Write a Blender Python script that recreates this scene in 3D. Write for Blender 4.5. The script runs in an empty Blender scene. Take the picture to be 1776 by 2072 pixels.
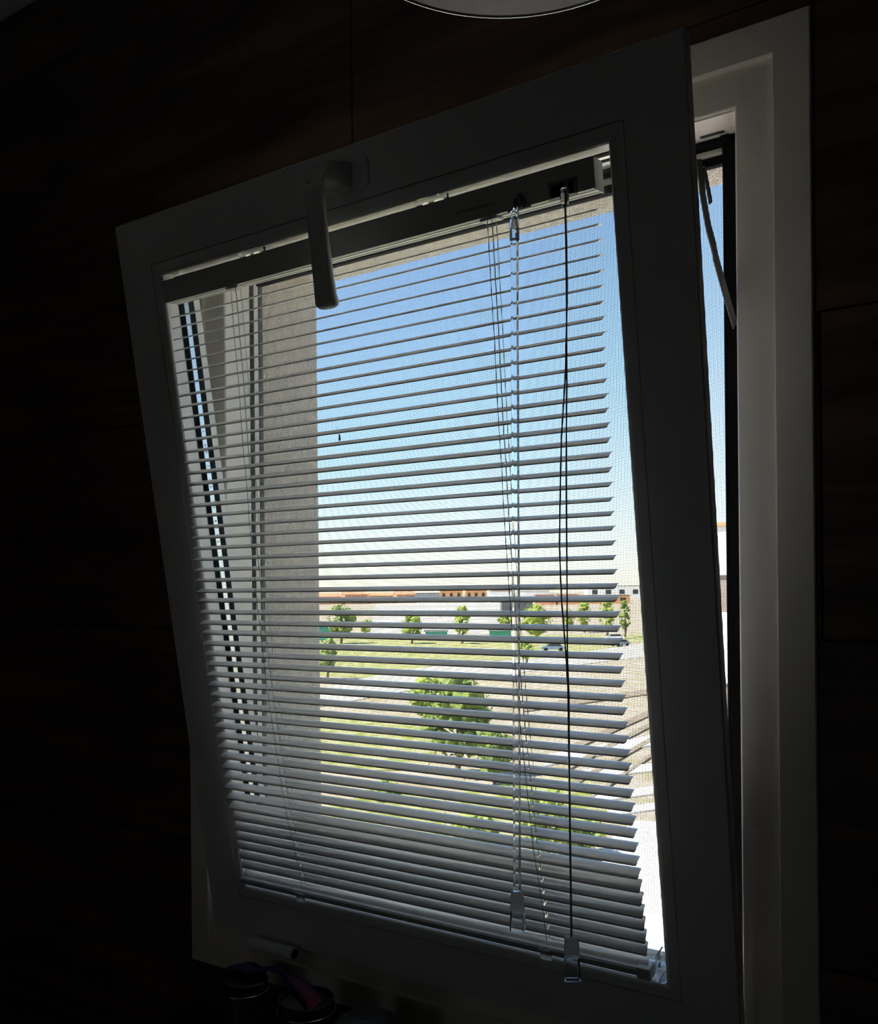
import bpy, bmesh, math, random
from mathutils import Vector, Matrix
random.seed(7)
sc = bpy.context.scene
COL = sc.collection

# ------------------------------------------------------------------ camera
cam_d = bpy.data.cameras.new('camera')
cam = bpy.data.objects.new('camera', cam_d); COL.objects.link(cam)
YAW, PITCH, ROLL = 0.5713, -0.00068, -0.00993
F, PPX, PPY = 1812.5, 888.0, 1197.0
fw = Vector((-math.sin(YAW)*math.cos(PITCH), math.cos(YAW)*math.cos(PITCH), math.sin(PITCH)))
rt0 = Vector((math.cos(YAW), math.sin(YAW), 0)); up0 = rt0.cross(fw)
rt = math.cos(ROLL)*rt0 + math.sin(ROLL)*up0
up = -math.sin(ROLL)*rt0 + math.cos(ROLL)*up0
m = Matrix((rt, up, -fw)).transposed().to_4x4(); m.translation = Vector((0.7532, -0.9342, 0.4790))
cam.matrix_world = m
cam_d.sensor_fit = 'VERTICAL'; cam_d.sensor_height = 24.0
cam_d.lens = F*24.0/2072.0
cam_d.shift_x = 0.0; cam_d.shift_y = (PPY-1036.0)/2072.0
cam_d.clip_start = 0.02; cam_d.clip_end = 6000
sc.camera = cam

# ------------------------------------------------------------------ world, sun, exposure
w = bpy.data.worlds.new('sky'); sc.world = w; w.use_nodes = True
nt = w.node_tree; nt.nodes.clear()
sky = nt.nodes.new('ShaderNodeTexSky'); sky.sky_type = 'NISHITA'; sky.sun_disc = False
sky.sun_elevation = math.radians(52); sky.sun_rotation = math.radians(215)
sky.air_density = 1.0; sky.dust_density = 0.4; sky.ozone_density = 1.5; sky.altitude = 600
bg = nt.nodes.new('ShaderNodeBackground'); bg.inputs[1].default_value = 0.132
out = nt.nodes.new('ShaderNodeOutputWorld')
nt.links.new(sky.outputs[0], bg.inputs[0]); nt.links.new(bg.outputs[0], out.inputs[0])
w.cycles.sampling_method = 'AUTOMATIC'
sun_d = bpy.data.lights.new('sun', 'SUN'); sun_d.energy = 6.2; sun_d.angle = 0.0093; sun_d.color = (1, .94, .85)
sun = bpy.data.objects.new('sun', sun_d); COL.objects.link(sun)
sd = Vector((0.45, 0.50, -0.90)).normalized()       # the light travels this way: it comes from behind the house
sun.rotation_euler = sd.to_track_quat('-Z', 'Y').to_euler(); sun.location = (-8, -9, 20)
sc.view_settings.view_transform = 'Standard'; sc.view_settings.look = 'None'
sc.view_settings.gamma = 1.0; sc.view_settings.use_curve_mapping = False
sc.view_settings.exposure = 2.0
# added fill lamp behind the camera to brighten the room; no doorway is modelled
ld = bpy.data.lights.new('room_fill', 'AREA'); ld.shape = 'RECTANGLE'; ld.size = 0.8; ld.size_y = 1.9; ld.energy = 0.09; ld.color = (.98, 1, .93)
lo = bpy.data.objects.new('room_fill', ld); COL.objects.link(lo); lo.location = (-.5, -2.55, -.2); lo.rotation_euler = (math.pi/2, 0, 0)
sc.cycles.max_bounces = 14; sc.cycles.diffuse_bounces = 7; sc.cycles.transparent_max_bounces = 24
sc.cycles.transmission_bounces = 10; sc.cycles.glossy_bounces = 5
sc.cycles.sample_clamp_indirect = 4.0; sc.cycles.caustics_refractive = True

# ------------------------------------------------------------------ materials
def mat(name, col, rough=.5, metal=0., noise=None, bump=None, spec=.5, trans=0., ior=1.45):
    mt = bpy.data.materials.new(name); mt.use_nodes = True
    n = mt.node_tree; b = n.nodes['Principled BSDF']
    b.inputs['Base Color'].default_value = (*col, 1); b.inputs['Roughness'].default_value = rough
    b.inputs['Metallic'].default_value = metal; b.inputs['Specular IOR Level'].default_value = spec
    b.inputs['Transmission Weight'].default_value = trans; b.inputs['IOR'].default_value = ior
    tc = n.nodes.new('ShaderNodeTexCoord')
    if noise:
        c2, scale, stretch = noise
        mp = n.nodes.new('ShaderNodeMapping'); mp.inputs['Scale'].default_value = stretch
        t = n.nodes.new('ShaderNodeTexNoise'); t.inputs['Scale'].default_value = scale; t.inputs['Detail'].default_value = 6
        r = n.nodes.new('ShaderNodeValToRGB'); r.color_ramp.elements[0].position = .38; r.color_ramp.elements[1].position = .62
        r.color_ramp.elements[0].color = (*col, 1); r.color_ramp.elements[1].color = (*c2, 1)
        n.links.new(tc.outputs['Object'], mp.inputs[0]); n.links.new(mp.outputs[0], t.inputs[0])
        n.links.new(t.outputs[0], r.inputs[0]); n.links.new(r.outputs[0], b.inputs['Base Color'])
    if bump:
        scale, strength, dist = bump
        t2 = n.nodes.new('ShaderNodeTexNoise'); t2.inputs['Scale'].default_value = scale; t2.inputs['Detail'].default_value = 5
        bp = n.nodes.new('ShaderNodeBump'); bp.inputs['Strength'].default_value = strength; bp.inputs['Distance'].default_value = dist
        n.links.new(tc.outputs['Object'], t2.inputs[0]); n.links.new(t2.outputs[0], bp.inputs['Height'])
        n.links.new(bp.outputs[0], b.inputs['Normal'])
    return mt

def thin_glass(name):
    mt = bpy.data.materials.new(name); mt.use_nodes = True
    n = mt.node_tree; n.nodes.clear()
    tr = n.nodes.new('ShaderNodeBsdfTransparent'); tr.inputs[0].default_value = (.96, .975, .965, 1)
    gl = n.nodes.new('ShaderNodeBsdfGlossy'); gl.inputs['Roughness'].default_value = .0
    fr = n.nodes.new('ShaderNodeFresnel'); fr.inputs[0].default_value = 1.35
    mx = n.nodes.new('ShaderNodeMixShader'); o = n.nodes.new('ShaderNodeOutputMaterial')
    ge = n.nodes.new('ShaderNodeNewGeometry'); mu = n.nodes.new('ShaderNodeMath'); mu.operation = 'SUBTRACT'; mu.use_clamp = True
    n.links.new(fr.outputs[0], mu.inputs[0]); n.links.new(ge.outputs['Backfacing'], mu.inputs[1])
    n.links.new(mu.outputs[0], mx.inputs[0]); n.links.new(tr.outputs[0], mx.inputs[1]); n.links.new(gl.outputs[0], mx.inputs[2])
    n.links.new(mx.outputs[0], o.inputs[0])
    return mt

M = {}
M['pvc'] = mat('white_plastic_profile', (.84, .82, .79), .35, noise=((.86, .84, .81), 9, (1, 1, 1)))
M['pvc2'] = mat('white_plastic_frame', (.87, .80, .71), .36, noise=((.89, .82, .73), 7, (1, 1, 1)))
M['slat'] = mat('painted_aluminium_slat', (.88, .88, .89), .34, metal=.22, noise=((.89, .89, .90), 12, (.2, 1, 1)), spec=.9)
M['rail'] = mat('painted_steel_rail', (.62, .63, .66), .35, bump=(60, .05, .001))
M['cream'] = mat('cream_head_rail', (.74, .72, .66), .42, noise=((.68, .66, .58), 30, (.05, 3, 3)))
M['rubber'] = mat('black_rubber', (.010, .010, .011), .75, bump=(300, .2, .0005), spec=.12)
M['pile'] = mat('grey_brush_pile', (.02, .02, .02), .9, noise=((.12, .115, .11), 420, (1, 1, 1)))
M['alu'] = mat('spacer_aluminium', (.80, .81, .83), .28, metal=1., bump=(200, .05, .0005))
M['steel'] = mat('stay_steel', (.20, .19, .18), .5, metal=.6, noise=((.25, .235, .22), 60, (1, 1, 1)))
M['hole'] = mat('dark_hole', (.02, .02, .02), .8, noise=((.03, .03, .03), 50, (1, 1, 1)))
M['wire'] = mat('screen_wire', (.10, .105, .11), .5, noise=((.13, .13, .14), 80, (1, 1, 1)))
M['cord'] = mat('cord', (.62, .62, .58), .8, noise=((.5, .5, .47), 500, (1, 1, 1)))
M['glass'] = thin_glass('window_glass')
M['acryl'] = mat('clear_acrylic', (.93, .95, .97), .06, trans=1., ior=1.47, bump=(150, .03, .0005))
M['plug'] = mat('frosted_plug', (.66, .60, .56), .6, noise=((.70, .64, .60), 90, (1, 1, 1)), trans=.75)
M['ink'] = mat('black_ink', (.015, .015, .015), .6, noise=((.02, .02, .02), 90, (1, 1, 1)))
M['stucco'] = mat('rough_stucco', (.47, .42, .35), .95, noise=((.56, .50, .42), 90, (1, 1, .35)), bump=(160, 1.0, .005))
M['plaster'] = mat('ceiling_plaster', (.80, .80, .79), .9, noise=((.76, .76, .75), 5, (1, 1, 1)), bump=(80, .15, .002))
M['grout'] = mat('dark_grout', (.02, .016, .013), .9, noise=((.03, .025, .02), 90, (1, 1, 1)))
M['floor'] = mat('dark_floor_tile', (.06, .05, .045), .5, noise=((.09, .075, .065), 6, (1, 1, 1)))
M['headmetal'] = mat('dark_grey_plastic', (.05, .05, .055), .5, noise=((.06, .06, .065), 80, (1, 1, 1)))
M['rim'] = mat('polished_rim', (.85, .84, .82), .15, metal=1., bump=(60, .03, .0005))
M['jar'] = mat('dark_jar_glass', (.05, .06, .065), .2, noise=((.07, .08, .085), 20, (1, 1, 1)))
M['lid'] = mat('dark_lid', (.022, .022, .026), .45, noise=((.03, .03, .034), 30, (1, 1, 1)))
M['debris'] = mat('dry_debris', (.06, .04, .02), .9, noise=((.1, .07, .04), 900, (1, 1, 1)))

# wood-look tile: long dark streaks
mt = bpy.data.materials.new('wood_look_tile'); mt.use_nodes = True; n = mt.node_tree; b = n.nodes['Principled BSDF']
tc = n.nodes.new('ShaderNodeTexCoord'); mp = n.nodes.new('ShaderNodeMapping'); mp.inputs['Scale'].default_value = (1.1, 1, 9)
t = n.nodes.new('ShaderNodeTexNoise'); t.inputs['Scale'].default_value = 3.2; t.inputs['Detail'].default_value = 9; t.inputs['Distortion'].default_value = .6
r = n.nodes.new('ShaderNodeValToRGB'); e = r.color_ramp.elements
e[0].position = .3; e[0].color = (.035, .018, .011, 1); e[1].position = .7; e[1].color = (.17, .095, .052, 1)
e3 = e.new(.5); e3.color = (.085, .045, .026, 1)
n.links.new(tc.outputs['Object'], mp.inputs[0]); n.links.new(mp.outputs[0], t.inputs[0]); n.links.new(t.outputs[0], r.inputs[0])
n.links.new(r.outputs[0], b.inputs['Base Color']); b.inputs['Roughness'].default_value = .42
M['wood'] = mt

# ------------------------------------------------------------------ mesh helpers
def new_bm(): return bmesh.new()
def finish(name, bm, material, parent=None, smooth=False, bevel=0):
    me = bpy.data.meshes.new(name)
    bmesh.ops.recalc_face_normals(bm, faces=bm.faces)
    bm.to_mesh(me); bm.free()
    for mm in (material if isinstance(material, (list, tuple)) else [material]): me.materials.append(mm)
    if smooth:
        for p in me.polygons: p.use_smooth = True
    o = bpy.data.objects.new(name, me); COL.objects.link(o)
    if parent is not None: o.parent = parent
    if bevel:
        md = o.modifiers.new('bevel', 'BEVEL'); md.width = bevel; md.segments = 2; md.limit_method = 'ANGLE'
    return o
def box(bm, x0, x1, y0, y1, z0, z1, mi=0):
    vs = [bm.verts.new((x, y, z)) for x in (x0, x1) for y in (y0, y1) for z in (z0, z1)]
    for f in ((0,1,3,2), (4,6,7,5), (0,4,5,1), (2,3,7,6), (0,2,6,4), (1,5,7,3)):
        bm.faces.new([vs[i] for i in f]).material_index = mi
def loft(bm, rings, cap=True):
    R = [[bm.verts.new(p) for p in ring] for ring in rings]
    k = len(R[0])
    for a, c in zip(R, R[1:]):
        for i in range(k): bm.faces.new((a[i], a[(i+1) % k], c[(i+1) % k], c[i]))
    if cap: bm.faces.new(R[0]); bm.faces.new(R[-1])
def frame_axes(d):
    d = d.normalized(); a = Vector((0, 0, 1)) if abs(d.z) < .9 else Vector((1, 0, 0))
    x = d.cross(a).normalized(); return x, d.cross(x).normalized()
def tube(bm, pts, r, k=5, closed=False):
    pts = [Vector(p) for p in pts]; rings = []
    x0 = None
    for i, p in enumerate(pts):
        if closed: d = pts[(i+1) % len(pts)] - pts[i-1]
        else: d = pts[min(i+1, len(pts)-1)] - pts[max(i-1, 0)]
        d.normalize()
        if x0 is None: x0, _ = frame_axes(d)
        x0 = (x0 - d*x0.dot(d)).normalized(); y0 = d.cross(x0)
        rr = r[i] if isinstance(r, (list, tuple)) else r
        rings.append([p + rr*(math.cos(2*math.pi*j/k)*x0 + math.sin(2*math.pi*j/k)*y0) for j in range(k)])
    if closed: loft(bm, rings + [rings[0]], cap=False)
    else: loft(bm, rings)
def text_mesh(name, body, size, extrude, material, parent, ml, spacing=1.0):
    cu = bpy.data.curves.new(name, 'FONT'); cu.body = body; cu.size = size; cu.extrude = extrude; cu.space_character = spacing
    tmp = bpy.data.objects.new(name, cu); COL.objects.link(tmp)
    dg = bpy.context.evaluated_depsgraph_get(); me = bpy.data.meshes.new_from_object(tmp.evaluated_get(dg))
    bpy.data.objects.remove(tmp); me.name = name; me.materials.clear(); me.materials.append(material)
    o = bpy.data.objects.new(name, me); COL.objects.link(o); o.parent = parent; o.matrix_local = ml
    return o
def disc_lathe(bm, c, prof, k=32):
    rings = [[(c[0]+r_*math.cos(2*math.pi*j/k), c[1]+r_*math.sin(2*math.pi*j/k), c[2]+z_) for j in range(k)] for r_, z_ in prof]
    loft(bm, rings)
def tag(o, label=None, cat=None, group=None, kind=None):
    if label: o['label'] = label
    if cat: o['category'] = cat
    if group: o['group'] = group
    if kind: o['kind'] = kind
    return o
def empty(name, loc=(0, 0, 0), rot=(0, 0, 0)):
    o = bpy.data.objects.new(name, None); COL.objects.link(o); o.location = loc; o.rotation_euler = rot; o.empty_display_size = .05
    return o
def members(parent, names, X0, X1, Z0, Z1, prof, material, which='LRTB', mitre=True, bevel=0):
    """mitred bars round a rectangle; prof = closed (inset, y) polygon"""
    made = {}
    for s in which:
        bm = new_bm(); ra, rb = [], []
        for dd, y in prof:
            dm = dd if mitre else 0
            if s == 'L': ra.append((X0+dd, y, Z0+dm)); rb.append((X0+dd, y, Z1-dm))
            if s == 'R': ra.append((X1-dd, y, Z0+dm)); rb.append((X1-dd, y, Z1-dm))
            if s == 'B': ra.append((X0+dm, y, Z0+dd)); rb.append((X1-dm, y, Z0+dd))
            if s == 'T': ra.append((X0+dm, y, Z1-dd)); rb.append((X1-dm, y, Z1-dd))
        loft(bm, [ra, rb])
        made[s] = finish(names['LRTB'.index(s)], bm, material, parent, bevel=bevel)
    return made

# ------------------------------------------------------------------ measured layout
XF0, XF1, ZF0, ZF1 = -.2988, .5898, -.0740, 1.0482     # outer edge of the fixed frame's cover flange
MG, INN, YS = .0364, .0390, .0076
XL, XR, ZB, ZT = -.2234, .5144, .0014, .9728           # clear opening of the fixed frame
SW, SH, TILT = .75, .9752, .1664                       # sash width, height, tilt into the room
G, L = .0588, .0745                                    # glazing bead groove and inner edge
YO = .215; ZL = .990                                   # outside face of the wall, outside lintel

# ------------------------------------------------------------------ room shell
def boxes(name, lst, material, kind='structure', parent=None):
    bm = new_bm()
    for q in lst: box(bm, *q)
    o = finish(name, bm, material, parent)
    if kind: o['kind'] = kind
    return o
RX0, RX1, RY0, RZ0, RZ1 = -1.35, 1.55, -2.6, -1.22, 1.515
hx0, hx1, hz0, hz1 = XF0+.014, XF1-.014, ZF0+.014, ZF1-.014
wall = boxes('wall_front', [(RX0-.1, hx0, .012, .087, RZ0-.1, RZ1+.1), (hx1, RX1+.1, .012, .087, RZ0-.1, RZ1+.1),
                            (hx0, hx1, .012, .087, hz1, RZ1+.1), (hx0, hx1, .012, .087, RZ0-.1, hz0)], M['grout'])
boxes('wall_outside', [(RX0-.1, XL, .0875, YO, RZ0-.1, RZ1+.1), (.53, RX1+.1, .0875, YO, RZ0-.1, RZ1+.1),
                       (XL, .53, .0875, YO, ZL, RZ1+.1), (XL, .53, .0875, YO, RZ0-.1, -.02)], M['stucco'])
boxes('ceiling', [(RX0-.1, RX1+.1, RY0-.1, .0119, RZ1, RZ1+.1)], M['plaster'])
boxes('floor', [(RX0-.1, RX1+.1, RY0-.1, .0119, RZ0-.1, RZ0)], M['floor'])
boxes('wall_left', [(RX0-.1, RX0, RY0, .0119, RZ0, RZ1)], M['wood'])
boxes('wall_right', [(RX1, RX1+.1, RY0, .0119, RZ0, RZ1)], M['wood'])
boxes('wall_back', [(RX0, RX1, RY0-.1, RY0, RZ0, RZ1)], M['plaster'])
# wood-look tiles, real joints
rows = [RZ0, -.536, -.215, .106, .427, .748, 1.069, 1.39, RZ1]
vj = [(-.2, ), (-.9, .3), (-.5, .7), (-1.0, .2), (-.605, .595), (-.95, .25), (-1.18, .021, 1.22), (-.6, .6)]
gp = .0012
tiles = 0
for k, (z0, z1) in enumerate(zip(rows, rows[1:])):
    xs = [RX0] + list(vj[k]) + [RX1]
    for xa, xb in zip(xs, xs[1:]):
        a0, a1, c0, c1 = xa+gp, xb-gp, z0+gp, z1-gp
        ix0, ix1, iz0, iz1 = max(a0, hx0), min(a1, hx1), max(c0, hz0), min(c1, hz1)
        bm = new_bm()
        if ix0 >= ix1 or iz0 >= iz1: box(bm, a0, a1, .004, .0119, c0, c1)
        else:
            if ix0 > a0: box(bm, a0, ix0, .004, .0119, c0, c1)
            if ix1 < a1: box(bm, ix1, a1, .004, .0119, c0, c1)
            if iz0 > c0: box(bm, ix0, ix1, .004, .0119, c0, iz0)
            if iz1 < c1: box(bm, ix0, ix1, .004, .0119, iz1, c1)
        if len(bm.verts): finish('tile', bm, M['wood'], wall)
        else: bm.free()

# ------------------------------------------------------------------ fixed window frame
win = empty('window_1', (0, 0, 0)); tag(win, 'white plastic window frame fixed in the dark wood-look wall', kind='structure')
members(win, ['frame_cover']*4, XF0, XF1, ZF0, ZF1,
        [(0, .0038), (0, .0016), (.0016, 0), (MG-.001, 0), (MG, .001), (MG, .019), (.0145, .019), (.0145, .0038)], M['pvc2'])
fm = members(win, ['frame_jamb', 'frame_jamb', 'frame_head', 'frame_sill'], XF0, XF1, ZF0, ZF1,
        [(MG, YS), (MG+INN-.0022, YS), (MG+INN-.0008, YS+.0008), (MG+INN, YS+.0025), (MG+INN, .059), (MG+INN+.0, .0595), (.0165, .0595), (.0165, .0195), (MG, .0195)], M['pvc2'])
# step ridge and ventilation slot in the underside of the frame head
bm = new_bm(); box(bm, XL, XR, .0115, .0135, ZT-.0016, ZT+.001); finish('drip_ridge', bm, M['pvc2'], win)
bm = new_bm()
cx0, cx1, cy, rr = .4665, .4935, .0495, .0026
ring = [(cx1-rr+rr*math.cos(a), cy+rr*math.sin(a)) for a in [math.pi*(-.5+i/6) for i in range(7)]] + [(cx0+rr+rr*math.cos(a), cy+rr*math.sin(a)) for a in [math.pi*(.5+i/6) for i in range(7)]]
loft(bm, [[(x, y, ZT-.0004) for x, y in ring], [(x, y, ZT+.0002) for x, y in ring]])
tag(finish('vent_slot', bm, M['hole'], win), 'dark rounded ventilation slot')

prism0 = new_bm(); box(prism0, XL+.001, XR-.001, .0300, .0355, ZB-.001, .0235); finish('light_stop', prism0, M['rubber'], win)  # added strip that blocks daylight leaking under the sash

# ------------------------------------------------------------------ insect screen
scr = empty('insect_screen', (0, 0, 0))
tag(scr, 'fine grey insect screen in black and white guides outside the glass', 'insect screen')
def prism(name, x0, x1, y0, y1, z0, z1, material, parent, label=None, bevel=0):
    bm = new_bm(); box(bm, x0, x1, y0, y1, z0, z1); o = finish(name, bm, material, parent, bevel=bevel)
    if label: o['label'] = label
    return o
prism('brush_seal', XL-.006, XL+.0006, .0600, .0672, ZB+.01, ZT, M['pile'], scr)
prism('guide_rail', XL-.006, XL+.0012, .0673, .0768, ZB, ZT, M['pvc2'], scr, 'white guide rail', bevel=.0006)
prism('brush_seal', XL-.006, XL+.0006, .0769, .0868, ZB+.01, ZT, M['pile'], scr)
prism('guide_rail', .4905, XR+.004, .0640, .0865, ZB+.002, ZT+.006, M['rubber'], scr, 'black guide rail', bevel=.001)
prism('brush_seal', .4865, .4904, .0660, .0760, ZB+.01, .966, M['rubber'], scr)
prism('head_bar', XL+.002, .4900, .0600, .0780, .9668, ZT+.006, M['rubber'], scr, 'black head bar')
prism('pull_bar', XL+.002, .4862, .0700, .0800, .9590, .9667, M['cream'], scr, 'pale round-edged pull bar', bevel=.002)
prism('brush_seal', XL+.002, .4862, .0720, .0800, .9490, .9589, M['rubber'], scr)
prism('corner_bracket', .4870, .4960, .0560, .0638, .9660, .9722, M['rubber'], scr)
bm = new_bm(); P_ = .00146; R_ = .00023; ym = .0790
def wirebar(bm, a, c, horiz):
    offs = ((0, R_), (-R_, -R_*.6), (R_, -R_*.6))
    if horiz: rings = [[(x, ym+.00016+o1, a[1]+o0) for o0, o1 in offs] for x in (a[0], c[0])]
    else: rings = [[(a[0]+o0, ym-.00016+o1, z) for o0, o1 in offs] for z in (a[1], c[1])]
    loft(bm, rings, cap=False)
x = XL+.001
while x < .489:
    wirebar(bm, (x, .098), (x, .951), False); x += P_
z = .098
while z < .951:
    wirebar(bm, (XL+.0007, z), (.4895, z), True); z += P_
tag(finish('mesh_weave', bm, M['wire'], scr), kind='stuff')
def debris(pt, pts, blob, label):
    bm = new_bm()
    tube(bm, pts, .00022, 4)
    if blob:
        bmesh.ops.create_icosphere(bm, subdivisions=2, radius=.0026, matrix=Matrix.Translation(blob) @ Matrix.Diagonal((.8, .5, 1.9, 1)))
        for v in bm.verts:
            if (v.co-Vector(blob)).length < .01: v.co += Vector((random.uniform(-1, 1), 0, random.uniform(-1, 1)))*.0005
    tag(finish('dry_debris', bm, M['debris']), label, 'debris')
debris(0, [(-.0700, .0778, .7230), (-.0690, .0776, .7140), (-.0660, .0776, .7070)], (-.0650, .0774, .7015), 'small dark husk dangling from a thread on the insect screen')
debris(0, [(.1915, .0776, .4995), (.1930, .0775, .4945), (.1950, .0776, .4900)], None, 'short dark twig caught on the screen just left of the wand')

# ------------------------------------------------------------------ tilted sash
sash = empty('tilt_window', (-.2295, -.0170, -.0048), (TILT, 0, 0))
tag(sash, 'white plastic window sash tilted inward with double glazing and centre handle', 'window sash')
T = .0153
members(sash, ['sash_stile', 'sash_stile', 'sash_rail', 'sash_rail'], 0, SW, 0, SH,
        [(0, .0014), (.0014, 0), (G-.0005, 0), (G-.0005, .0200), (.0582, .0205), (.0582, .0490), (L, .0490), (L, .0600), (.0220, .0600), (.0220, T+.0015), (.0205, T), (0, T)], M['pvc'])
members(sash, ['glazing_bead']*4, 0, SW, 0, SH,
        [(G+.0005, .0004), (L-.0045, .0001), (L-.0014, .0008), (L, .0028), (L, .0224), (G+.0005, .0224)], M['pvc'])
members(sash, ['glazing_gasket']*4, 0, SW, 0, SH, [(.0590, .0225), (L+.0010, .0225), (L+.0010, .0312), (.0590, .0312)], M['rubber'])
sp = members(sash, ['spacer_bar']*4, 0, SW, 0, SH, [(.0600, .0313), (L+.0008, .0313), (L+.0008, .0390), (.0600, .0390)], M['alu'])
members(sash, ['sealant_strip']*4, 0, SW, 0, SH, [(.0600, .0391), (L+.0010, .0391), (L+.0010, .0477), (.0600, .0477)], M['rubber'])
members(sash, ['glazing_gasket']*4, 0, SW, 0, SH, [(.0590, .0478), (L+.0006, .0478), (L+.0006, .0489), (.0590, .0489)], M['rubber'])
for y0, y1 in ((.0259, .0295), (.0451, .0477)):
    bm = new_bm(); box(bm, L+.0011, SW-L-.0011, y0, y1, L+.0011, SH-L-.0011); finish('glass_pane', bm, M['glass'], sash)
gk = [o for o in sash.children if o.name.startswith('glazing_gasket')][3]
gk.data.materials.clear(); gk.data.materials.append(M['pvc']); gk['label'] = 'white upper glazing gasket'
for gk2 in [o for o in sash.children if o.name.startswith('sealant_strip')][3:4]:
    gk2.data.materials.clear(); gk2.data.materials.append(M['cream']); gk2['label'] = 'pale upper sealant strip'
# perforations along the left spacer bar
bm = new_bm(); v = .085
while v < .89:
    for k_, wy in enumerate((.0331, .0371)):
        bmesh.ops.create_circle(bm, cap_ends=True, segments=6, radius=.00045, matrix=Matrix.Translation((L+.0010, wy, v+.0012*k_)) @ Matrix.Rotation(math.pi/2, 4, 'Y'))
    v += .0046
o = finish('perforation', bm, M['ink'], sp['L']); o['kind'] = 'stuff'
# printed batch characters on the middle of the spacer bar
text_mesh('spacer_print', '2 4 6 8 5 3 7 4 2 6 1 9 5 8 0 4 3', .0052, .00002, M['ink'], sp['L'], Matrix(((0, 0, 1, L+.0012), (0, 1, 0, .0334), (-1, 0, 0, .705), (0, 0, 0, 1))), 2.0)

# handle: rosette, hub and drooping lever
hd = empty('handle', (.3745, 0, .9435)); hd.parent = sash
def rrect(cx, cz, hxx, hzz, r_, y, k=5):
    pts = []
    for sx, sz, a0 in ((1, 1, 0), (-1, 1, .5), (-1, -1, 1), (1, -1, 1.5)):
        for i in range(k+1):
            a = math.pi*(a0+.5*i/k); pts.append((cx+sx*(hxx-r_)+r_*math.cos(a), y, cz+sz*(hzz-r_)+r_*math.sin(a)))
    return pts
bm = new_bm(); loft(bm, [rrect(0, 0, .036, .0150, .006, -.0002), rrect(0, 0, .036, .0150, .006, -.0020), rrect(0, 0, .0345, .0135, .005, -.0032)])
finish('rosette', bm, M['pvc'], hd, smooth=False)
bm = new_bm(); loft(bm, [rrect(-.0005, 0, .0150, .0145, .0035, -.0033), rrect(-.0005, 0, .0150, .0145, .0035, -.011), rrect(-.0005, 0, .0125, .0125, .0035, -.0135)])
finish('hub', bm, M['pvc'], hd)
def sect(cx, cy, cz, a, c, tilt, k=14, e=.7):
    pts = []
    for i in range(k):
        th = 2*math.pi*i/k; cc, ss = math.cos(th), math.sin(th)
        uu = a*math.copysign(abs(cc)**e, cc); vv = c*math.copysign(abs(ss)**e, ss)
        pts.append((cx+uu, cy+vv*math.cos(tilt), cz+vv*math.sin(tilt)))
    return pts
bm = new_bm()
loft(bm, [sect(-.0010, -.013, .0, .0135, .0130, math.pi/2, e=.45), sect(-.0010, -.026, .0, .0130, .0128, math.pi/2, e=.45), sect(-.0015, -.037, -.0005, .0122, .0125, math.radians(72), e=.5),
          sect(-.002, -.0445, -.007, .0115, .0105, math.radians(45), e=.55), sect(-.002, -.0485, -.020, .0112, .0075, math.radians(12)), sect(-.002, -.0495, -.045, .0116, .0062, 0),
          sect(-.0018, -.0500, -.080, .0119, .0060, 0), sect(-.0015, -.0500, -.110, .0122, .0062, 0), sect(-.0012, -.0500, -.126, .0128, .0070, 0),
          sect(-.0005, -.0500, -.134, .0136, .0078, 0), sect(-.0005, -.0500, -.1375, .0130, .0074, math.radians(-8)), sect(-.0005, -.0500, -.1395, .0105, .0050, math.radians(-10))])
lv = finish('lever', bm, M['pvc'], hd, smooth=True)
# bottom hinge with round sleeve cover
hg = empty('hinge', (.112, -.012, -.0005)); hg.parent = sash
bm = new_bm(); tube(bm, [(-.030, 0, 0), (-.029, 0, 0), (.050, 0, 0), (.052, 0, 0)], [.0075, .0085, .0085, .0078], 18); finish('sleeve', bm, M['pvc'], hg, smooth=False)
bm = new_bm(); tube(bm, [(.0515, 0, 0), (.0535, 0, 0)], .0062, 16); finish('pin_cap', bm, M['hole'], hg)

# ------------------------------------------------------------------ venetian blind (in the sash's own axes)
bl = empty('venetian_blind', (-.2295, -.0170, -.0048), (TILT, 0, 0))
tag(bl, 'white aluminium venetian blind with narrow slats hung in the tilted sash', 'blind')
SInv = (Matrix.Translation((-.2295, -.0170, -.0048)) @ Matrix.Rotation(TILT, 4, 'X')).inverted()
HR0, HR1, HV0, HV1 = .0752, .6600, .8658, .8930
bm = new_bm()   # head rail: channel with lips and grooves on the underside
prof = [(.0002, HV0), (.0002, HV1), (.0215, HV1), (.0215, HV0), (.0185, HV0), (.0182, HV0+.0006), (.0150, HV0+.0006), (.0148, HV0), (.0090, HV0), (.0088, HV0+.0006), (.0060, HV0+.0006), (.0058, HV0)]
loft(bm, [[(x, y, z) for y, z in prof] for x in (HR0, HR1-.0006)])
hr = finish('head_rail', bm, M['cream'], bl)
bm = new_bm(); box(bm, HR1-.0005, HR1+.0008, .0000, .0218, HV0-.0012, HV1+.0004); finish('end_cap', bm, M['cream'], bl, bevel=.0004)
text_mesh('rail_print', 'mach window fashion.eu', .0047, .00003, M['ink'], hr, Matrix.Translation((.5100, .0001, .8755)) @ Matrix.Rotation(math.pi/2, 4, 'X'))
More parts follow.
